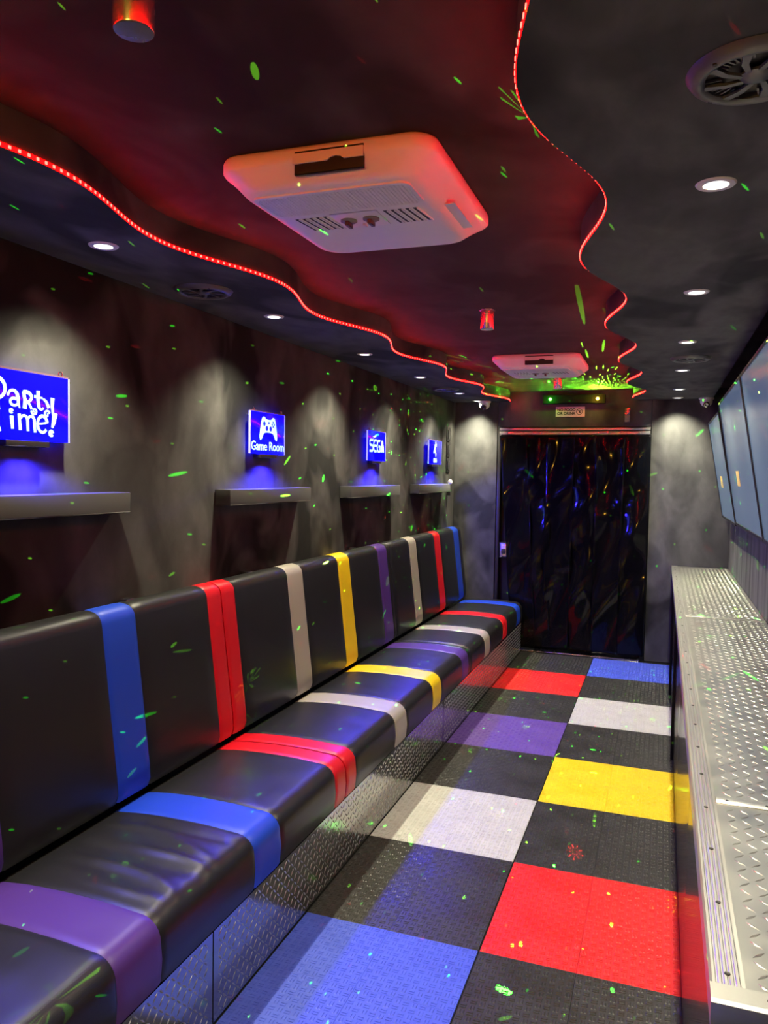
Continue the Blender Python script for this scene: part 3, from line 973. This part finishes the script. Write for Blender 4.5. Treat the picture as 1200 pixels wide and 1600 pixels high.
# ------------------------------------------------------------------ roof air conditioners
def make_ac():
    t = empty('air_conditioner')          # origin: centre of the rim at ceiling level; -y faces the viewer
    bm = bmesh.new()
    rings = []
    for (x0, x1, y0, y1, r, z) in ((-0.258, 0.258, -0.300, 0.300, 0.055, 0.0), (-0.262, 0.262, -0.304, 0.304, 0.058, -0.008), (-0.262, 0.262, -0.304, 0.304, 0.058, -0.028),
                                   (-0.258, 0.258, -0.301, 0.300, 0.060, -0.034), (-0.248, 0.248, -0.297, 0.290, 0.062, -0.042), (-0.233, 0.233, -0.291, 0.270, 0.064, -0.056),
                                   (-0.222, 0.222, -0.286, 0.254, 0.064, -0.068), (-0.212, 0.212, -0.280, 0.242, 0.060, -0.077), (-0.202, 0.202, -0.270, 0.232, 0.055, -0.081), (-0.19, 0.19, -0.258, 0.22, 0.05, -0.0822)):
        rings.append([(x, y, z) for x, y in rrect(x0, x1, y0, y1, r, 8)])
    loft_into(bm, rings)
    finish('shroud', bm, 'white_plastic', t, 'all')
    zb = -0.0822
    g = box('intake_grille', -0.182, 0.182, -0.246, -0.120, zb - 0.0016, zb + 0.002, 'grey_plastic', t, 0.001)
    bm = bmesh.new()
    n = 40
    for i in range(n + 1):
        x = -0.180 + 0.360 * i / n
        box_into(bm, x - 0.0022, x + 0.0022, -0.244, -0.122, zb - 0.0036, zb - 0.0016)
    for j in range(15):
        y = -0.244 + 0.122 * j / 14
        box_into(bm, -0.180, 0.180, y - 0.0022, y + 0.0022, zb - 0.0034, zb - 0.0014)
    o = stuff(finish('grille_mesh', bm, 'white_plastic', g))
    bm = bmesh.new()
    fr = rrect(-0.194, 0.194, -0.256, -0.110, 0.025)
    fi = rrect(-0.184, 0.184, -0.246, -0.120, 0.018)
    vo = [[bm.verts.new((x, y, z)) for x, y in ring] for ring, z in ((fr, zb + 0.001), (fr, zb - 0.004), (fi, zb - 0.004), (fi, zb + 0.001))]
    for a, b_ in zip(vo, vo[1:]):
        for i in range(len(a)):
            bm.faces.new((a[i], a[(i + 1) % len(a)], b_[(i + 1) % len(a)], b_[i]))
    finish('grille_frame', bm, 'white_plastic', t, True)
    for sx in (-1, 1):
        for k in range(5):
            x = sx * 0.118 + (k - 2) * 0.019
            bm = bmesh.new()
            sk = -0.010
            poly = [(x - 0.0045, -0.085), (x + 0.0045, -0.085), (x + 0.0045 + 0.012, 0.012), (x - 0.0045 + 0.012, 0.012)]
            prism_into(bm, poly, lambda u, v_, d: (u, v_, d), zb - 0.0006, zb + 0.003)
            finish('louvre_slot', bm, 'slot_dark', t)
            bm = bmesh.new()
            poly = [(x + 0.0050, -0.085), (x + 0.0085, -0.085), (x + 0.0085 + 0.012, 0.012), (x + 0.0050 + 0.012, 0.012)]
            prism_into(bm, poly, lambda u, v_, d: (u, v_, d), zb - 0.003, zb + 0.003)
            finish('louvre_blade', bm, 'white_plastic', t)
    box('control_plate', -0.062, 0.062, -0.098, 0.012, zb - 0.002, zb + 0.002, 'white_plastic', t, 0.001)
    for x in (-0.030, 0.030):
        d_ = lathe('dial', [(0.021, zb - 0.002), (0.021, zb - 0.005), (0.017, zb - 0.007)], 'grey_plastic', t, 28, 'Z', (x, -0.045, 0))
        bm = bmesh.new()
        box_into(bm, x - 0.005, x + 0.005, -0.061, -0.027, zb - 0.018, zb - 0.007, 0.002)
        finish('pointer', bm, 'knob', d_, True)
    box('slide_switch', -0.004, 0.004, -0.016, 0.002, zb - 0.007, zb - 0.002, 'sign_paper', t, 0.001)
    # recess with a drop-down flap in the near face
    box('vent_recess', -0.055, 0.110, -0.3062, -0.296, -0.064, -0.012, 'slot_dark', t, 0.002)
    fl = empty  # (flap below)
    bm = bmesh.new()
    poly = [(-0.058, -0.018), (0.110, -0.018), (0.110, -0.040)]
    poly += [(0.045 - 0.0 + x, -0.040 + h) for x, h in ((0.02, 0), (0.012, 0.006), (0.0, 0.008), (-0.012, 0.006), (-0.02, 0))]
    poly += [(-0.058, -0.040)]
    prism_into(bm, poly, lambda u, v_, d: (u, d, v_), -0.3098, -0.3055)
    finish('vent_flap', bm, 'white_plastic', t)
    bm = bmesh.new()
    box_into(bm, 0.205, 0.2465, -0.05, 0.14, -0.0702, -0.0690)
    finish('service_panel', bm, 'white_plastic', t)
    return t
ac = make_ac()
ac.location = (-0.242, -4.135, ZC)
tag(ac, 'large white air conditioner on the ceiling, tinted red, dials underneath', 'air conditioner', 'ceiling air conditioners')
ac2 = copy_tree(ac)
ac2.location = (-0.242, -1.080, ZC)
tag(ac2, 'far white air conditioner on the ceiling before the doorway', 'air conditioner', 'ceiling air conditioners')

# ------------------------------------------------------------------ shiny cylinders hanging from the ceiling
def make_cyl():
    t = empty('ceiling_cylinder')
    lathe('body', [(0.0295, 0.0), (0.0295, -0.082), (0.0285, -0.084)], 'chrome', t, 48)
    lathe('end_cap', [(0.0280, -0.0841), (0.0280, -0.0850), (0.010, -0.0852)], 'brushed', t, 48)
    lathe('ceiling_flange', [(0.034, -0.0002), (0.034, -0.003), (0.0297, -0.004)], 'chrome', t, 40, cap=False)
    return t
cy0 = make_cyl()
for k, (y, lab) in enumerate(((-5.057, 'shiny metal cylinder hanging from the ceiling at the top picture edge'), (-2.647, 'shiny metal cylinder on the ceiling between the two air conditioners'), (-0.235, 'shiny metal cylinder on the ceiling behind the far air conditioner'))):
    o = cy0 if k == 0 else copy_tree(cy0)
    o.location = (-0.25, y, ZC)
    tag(o, lab, 'ceiling cylinder', 'shiny ceiling cylinders')

# ------------------------------------------------------------------ security cameras
def make_cam():
    t = empty('security_camera')
    lathe('mount', [(0.056, 0), (0.056, -0.010), (0.050, -0.016)], 'white_paint', t, 36)
    prof = [(0.046, -0.016)]
    for i in range(8):
        a = math.radians(i * 12)
        prof.append((0.046 * math.cos(a), -0.030 - 0.042 * math.sin(a)))
    lathe('ball', prof, 'white_paint', t, 36)
    bm = bmesh.new()
    lathe_into(bm, [(0.024, 0), (0.024, 0.008), (0.019, 0.010), (0.010, 0.008)], 24)
    eye = finish('lens', bm, 'lens_black', t, True)
    eye.rotation_euler = (math.radians(125), 0, 0)
    eye.location = (0, -0.031, -0.054)
    return t
c0 = make_cam()
for k, (x, lab) in enumerate(((-0.975, 'white dome camera over the bench beside the door'), (0.795, 'white dome camera over the counter beside the televisions'))):
    o = c0 if k == 0 else copy_tree(c0)
    o.location = (x, 0.60, ZS)
    tag(o, lab, 'camera', 'dome cameras')

# ------------------------------------------------------------------ header: notice, control box
t = empty('notice_sign', (-0.26, YB, 2.015))
tag(t, 'small pink-lit notice reading NO FOOD OR DRINK over the doorway', 'sign')
rel(box('panel', -0.380, -0.140, YB - 0.006, YB - 0.0005, 2.015, 2.098, 'sign_paper', None, 0.001), t)
def hw_(xc, zc):
    return lambda c: Vector((xc + c.x, YB - 0.0068 + c.z * 0.5, zc + c.y))
text_mesh('NO FOOD', 0.032, 'lettering', 'sign_ink', hw_(-0.292, 2.072), t, 0.0012)
text_mesh('OR DRINK', 0.032, 'lettering', 'sign_ink', hw_(-0.292, 2.041), t, 0.0012)
bm = bmesh.new()
fnn = lambda u, v_, d: (-0.185 + u, YB - 0.0062 - d, 2.0565 + v_)
vo = [arc(0, 0, r, r, 0, 348.75, 31) for r in (0.026, 0.022)]
for i in range(32):
    j = (i + 1) % 32
    prism_into(bm, [vo[0][i], vo[0][j], vo[1][j], vo[1][i]], fnn, 0, 0.001)
stroke_into(bm, [(-0.017, 0.017), (0.017, -0.017)], 0.004, fnn, 0, 0.0011)
stroke_into(bm, [(0.004, 0.012), (0.004, -0.012)], 0.008, fnn, 0, 0.0009)
rel(finish('pictogram', bm, 'sign_ink'), t)

t = empty('wall_control_box', (0.2, YB, 1.965))
tag(t, 'small upright grey box over the right end of the doorway', 'control box')
rel(box('body', 0.181, 0.221, YB - 0.022, YB - 0.0005, 1.965, 2.025, 'grey_plastic', None, 0.003), t)
rel(box('cover', 0.181, 0.221, YB - 0.026, YB - 0.0005, 2.026, 2.082, 'brushed', None, 0.003), t)

# ------------------------------------------------------------------ curtain rail and strip curtain
t = empty('curtain_rail', (-0.23, YB, 1.865))
tag(t, 'silver double curtain rail across the top of the doorway', 'curtain rail')
rel(box('upper_bar', -0.852, 0.386, YB - 0.030, YB - 0.0065, 1.899, 1.921, 'trim_alu', None, 0.002), t)
rel(box('back_plate', -0.852, 0.386, YB - 0.012, YB - 0.0065, 1.862, 1.899, 'black_matte'), t)
segs = [-0.852, -0.57, -0.25, 0.06, 0.386]
for a, b_ in zip(segs, segs[1:]):
    l_ = rel(box('lower_bar', a + 0.001, b_ - 0.001, YB - 0.033, YB - 0.020, 1.864, 1.891, 'trim_alu', None, 0.002), t)
    for f_ in (0.25, 0.75):
        s_ = lathe('rivet', [(0.005, YB - 0.033), (0.004, YB - 0.036)], 'chrome', None, 10, 'Y', (a + (b_ - a) * f_, 0, 1.8775))
        s_.parent = l_

t = empty('strip_curtain', (-0.23, YB - 0.03, 0.03))
tag(t, 'dark glossy clear vinyl strip curtain hanging in the doorway', 'curtain')
NS = 6
rng = random.Random(4)
for k in range(NS):
    w_ = 0.235
    xc = -0.735 + k * (1.245 - w_) / (NS - 1) + 0.003
    bm = bmesh.new()
    nx, nz = 16, 70
    ph = rng.uniform(0, 6)
    lean = (0.14 if k == 0 else 0.05 if k == 1 else 0.0)
    zb = 0.03 + rng.uniform(0, 0.03)
    grid = []
    for j in range(nz + 1):
        v_ = j / nz
        z = 1.862 + (zb - 1.862) * v_
        row = []
        for i in range(nx + 1):
            u = i / nx - .5
            x = xc + u * w_ * (1 - 0.10 * v_) + lean * v_
            crumple = 0.012 * math.sin(5.3 * v_ * PI + ph + u * 3) + 0.005 * math.sin(11 * v_ + 4 * u + ph * 2)
            y = YB - 0.026 - 0.007 * (k % 2) - 0.03 * v_ + 0.050 * u * u * (1 if k % 2 else -1) + crumple * min(1, v_ * 4)
            row.append(bm.verts.new((x, min(y, YB + 0.06), z)))
        grid.append(row)
    for a, b_ in zip(grid, grid[1:]):
        for i in range(nx):
            bm.faces.new((a[i], a[i + 1], b_[i + 1], b_[i]))
    st = rel(finish('vinyl_strip', bm, 'pvc_strip', None, 'all'), t)
    md = st.modifiers.new('thickness', 'SOLIDIFY')
    md.thickness = 0.002
# gathered end of the vinyl on the floor
bm = bmesh.new()
rng2 = random.Random(11)
g = [[bm.verts.new((-0.50 + 0.18 * i / 10, YB - 0.10 + 0.06 * j / 4, 0.004 + abs(math.sin(i * 1.9 + j)) * 0.022 + rng2.uniform(0, 0.012))) for i in range(11)] for j in range(5)]
for a, b_ in zip(g, g[1:]):
    for i in range(10):
        bm.faces.new((a[i], a[i + 1], b_[i + 1], b_[i]))
o = rel(finish('crumpled_end', bm, 'pvc_strip', None, False), t)
o.modifiers.new('thickness', 'SOLIDIFY').thickness = 0.002

t = empty('door_latch', (-0.80, YB, 0.80))
tag(t, 'small chrome latch at the left side of the doorway', 'latch')
rel(box('plate', -0.832, -0.764, YB + 0.008, YB + 0.014, 0.800, 0.915, 'chrome', None, 0.004), t)
rel(box('paddle', -0.818, -0.780, YB - 0.004, YB + 0.008, 0.825, 0.870, 'slot_dark', None, 0.003), t)
rel(box('mounting_block', -0.842, -0.756, YB + 0.014, YB + 0.099, 0.79, 0.925, 'black_plastic', None, 0.003), t)

# ------------------------------------------------------------------ laser projectors
def gobo(name, loc, rot, col, parent, seed, watts, wash=0.0, fan=False, dense=17):
    ld = bpy.data.lights.new(name, 'SPOT')
    ld.energy = watts
    ld.color = (1, 1, 1)
    ld.spot_size = math.radians(165)
    ld.spot_blend = 0.0
    ld.shadow_soft_size = 0.0
    ld.use_nodes = True
    nt = ld.node_tree
    nt.nodes.clear()
    def N(t_, **kw):
        n = nt.nodes.new(t_)
        for k, v_ in kw.items():
            setattr(n, k, v_)
        return n
    def MA(op, a, b_=None, c=None):
        n = N('ShaderNodeMath', operation=op)
        for i, s_ in enumerate((a, b_, c)):
            if s_ is None:
                continue
            if isinstance(s_, (int, float)):
                n.inputs[i].default_value = s_
            else:
                nt.links.new(s_, n.inputs[i])
        return n.outputs[0]
    out = N('ShaderNodeOutputLight')
    em = N('ShaderNodeEmission')
    nt.links.new(em.outputs[0], out.inputs[0])
    tc = N('ShaderNodeTexCoord')
    sx = N('ShaderNodeSeparateXYZ')
    nt.links.new(tc.outputs['Normal'], sx.inputs[0])
    # azimuthal-equidistant plane so that dots keep their size off-axis
    zz = MA('ABSOLUTE', sx.outputs[2])
    th = MA('ARCCOSINE', zz)
    rr = MA('SQRT', MA('ADD', MA('MULTIPLY', sx.outputs[0], sx.outputs[0]), MA('MULTIPLY', sx.outputs[1], sx.outputs[1])))
    k = MA('DIVIDE', th, MA('MAXIMUM', rr, 1e-5))
    cx = N('ShaderNodeCombineXYZ')
    nt.links.new(MA('MULTIPLY', sx.outputs[0], k), cx.inputs[0])
    nt.links.new(MA('MULTIPLY', sx.outputs[1], k), cx.inputs[1])
    cx.inputs[2].default_value = 0
    mp = N('ShaderNodeMapping')
    mp.inputs['Location'].default_value = (seed, seed * 0.37, 0)
    mp.inputs['Rotation'].default_value = (0, 0, 0.4 + seed)
    nt.links.new(cx.outputs[0], mp.inputs[0])
    def vor(scale, rnd, thr, keep, an=None):
        v_ = N('ShaderNodeTexVoronoi', voronoi_dimensions='2D')
        v_.inputs['Scale'].default_value = scale
        v_.inputs['Randomness'].default_value = rnd
        if an:
            m2 = N('ShaderNodeMapping')
            m2.inputs['Scale'].default_value = (an[0], an[1], 1)
            nt.links.new(mp.outputs[0], m2.inputs[0])
            nt.links.new(m2.outputs[0], v_.inputs['Vector'])
        else:
            nt.links.new(mp.outputs[0], v_.inputs['Vector'])
        on = MA('LESS_THAN', v_.outputs['Distance'], thr)
        s3 = N('ShaderNodeSeparateColor')
        nt.links.new(v_.outputs['Color'], s3.inputs[0])
        pick = MA('LESS_THAN', s3.outputs[0], keep)
        return MA('MULTIPLY', on, pick), v_, s3, pick
    fine, _, _, _ = vor(dense, 0.5, 0.021, 0.55)
    big, vb, sb, _ = vor(8, 1.0, 0.0105, 0.80, (1.0, 0.25))
    big2, _, _, _ = vor(6.3, 1.0, 0.0090, 0.80, (0.22, 1.0))
    # starbursts: eight short rays around a few cells
    _, vst, sst, pick = vor(4.2, 0.9, 0.5, 0.26)
    dv = N('ShaderNodeVectorMath', operation='SUBTRACT')
    sc_ = N('ShaderNodeVectorMath', operation='SCALE')
    sc_.inputs['Scale'].default_value = 1.0
    nt.links.new(mp.outputs[0], sc_.inputs[0])
    nt.links.new(sc_.outputs[0], dv.inputs[0])
    nt.links.new(vst.outputs['Position'], dv.inputs[1])
    s2 = N('ShaderNodeSeparateXYZ')
    nt.links.new(dv.outputs[0], s2.inputs[0])
    ang = MA('ARCTAN2', s2.outputs[1], s2.outputs[0])
    ray = MA('GREATER_THAN', MA('COSINE', MA('MULTIPLY', ang, 9)), 0.80)
    dist = vst.outputs['Distance']
    ringm = MA('MULTIPLY', MA('LESS_THAN', dist, 0.036), MA('GREATER_THAN', dist, 0.006))
    star = MA('MULTIPLY', MA('MULTIPLY', ray, ringm), pick)
    tot = MA('ADD', MA('ADD', MA('MULTIPLY', fine, 1.2), MA('MULTIPLY', MA('MAXIMUM', big, big2), 1.7)), MA('MULTIPLY', star, 0.9))
    if fan:      # dense dot grid in the upward part of the cone
        fd, _, _, _ = vor(34, 0.5, 0.11, 0.8)
        tot = MA('ADD', tot, MA('MULTIPLY', MA('MULTIPLY', fd, MA('LESS_THAN', sx.outputs[1], -0.09)), 0.28))
    a_ = N('ShaderNodeVectorMath', operation='SCALE')
    a_.inputs[0].default_value = col
    nt.links.new(tot, a_.inputs['Scale'])
    b2 = N('ShaderNodeVectorMath', operation='ADD')
    nt.links.new(a_.outputs[0], b2.inputs[0])
    b2.inputs[1].default_value = (wash * 1.0, wash * 0.5, wash * 0.05)
    nt.links.new(b2.outputs[0], em.inputs['Color'])
    o = bpy.data.objects.new(name, ld)
    COL.objects.link(o)
    o.parent = parent
    o.location = loc
    o.rotation_euler = rot
    return o

def laser_unit(loc, facing, label):
    """box on the wall with a green and an amber lens; facing -1 looks towards -y"""
    t = empty('laser_projector', loc)
    tag(t, label, 'laser projector', 'laser projectors')
    f_ = facing
    bm = bmesh.new()
    box_into(bm, -0.255, 0.255, min(0, f_ * 0.060), max(0, f_ * 0.060), -0.036, 0.036, 0.004)
    finish('housing', bm, 'black_matte', t, True)
    for x, mat, col, seed, w in ((-0.193, 'laser_green', (0.03, 1.0, 0.02), 1.3, 1.0), (0.193, 'laser_amber', (0.22, 0.90, 0.02), 4.9, 0.5)):
        lathe('lens_ring', [(0.012, f_ * 0.0602), (0.019, f_ * 0.0602), (0.019, f_ * 0.066), (0.012, f_ * 0.066)], 'black_plastic', t, 24, 'Y', (x, 0, 0), True, False)
        lathe('lens', [(0.0115, f_ * 0.0602), (0.0115, f_ * 0.0650), (0.006, f_ * 0.068)], mat, t, 24, 'Y', (x, 0, 0))
        gobo('laser_beam', (x, f_ * 0.075, 0), (math.radians(-86 if f_ < 0 else 97), 0, 0), col, t, seed + (0 if f_ < 0 else 2.2), LASER_W * w, 0.006 if (f_ > 0 and x > 0) else 0.0, f_ < 0 and x > 0, 17 if f_ < 0 else 21)
        gl = bpy.data.lights.new('lens_glow', 'POINT')
        gl.energy = 0.8
        gl.color = (0.03, 1.0, 0.02) if x < 0 else (1.0, 0.6, 0.03)
        gl.shadow_soft_size = 0.008
        go = bpy.data.objects.new('lens_glow', gl)
        COL.objects.link(go)
        go.parent = t
        go.location = (x, f_ * 0.092, 0)
        if True:
            gobo('laser_beam', (x, f_ * 0.076, 0.004), (math.radians(-84 if f_ < 0 else 95), 0, 0), (1.0, 0.02, 0.02), t, seed + 7.7 + (0 if f_ < 0 else 2.2), LASER_W * 0.10) if x < 0 else None
    return t
laser_unit((-0.228, YB - 0.001, 2.158), -1, 'black laser projector over the doorway shining one green and one amber beam')
laser_unit((-0.228, YF + 0.001, 1.80), 1, 'black laser projector on the end wall behind the viewer')
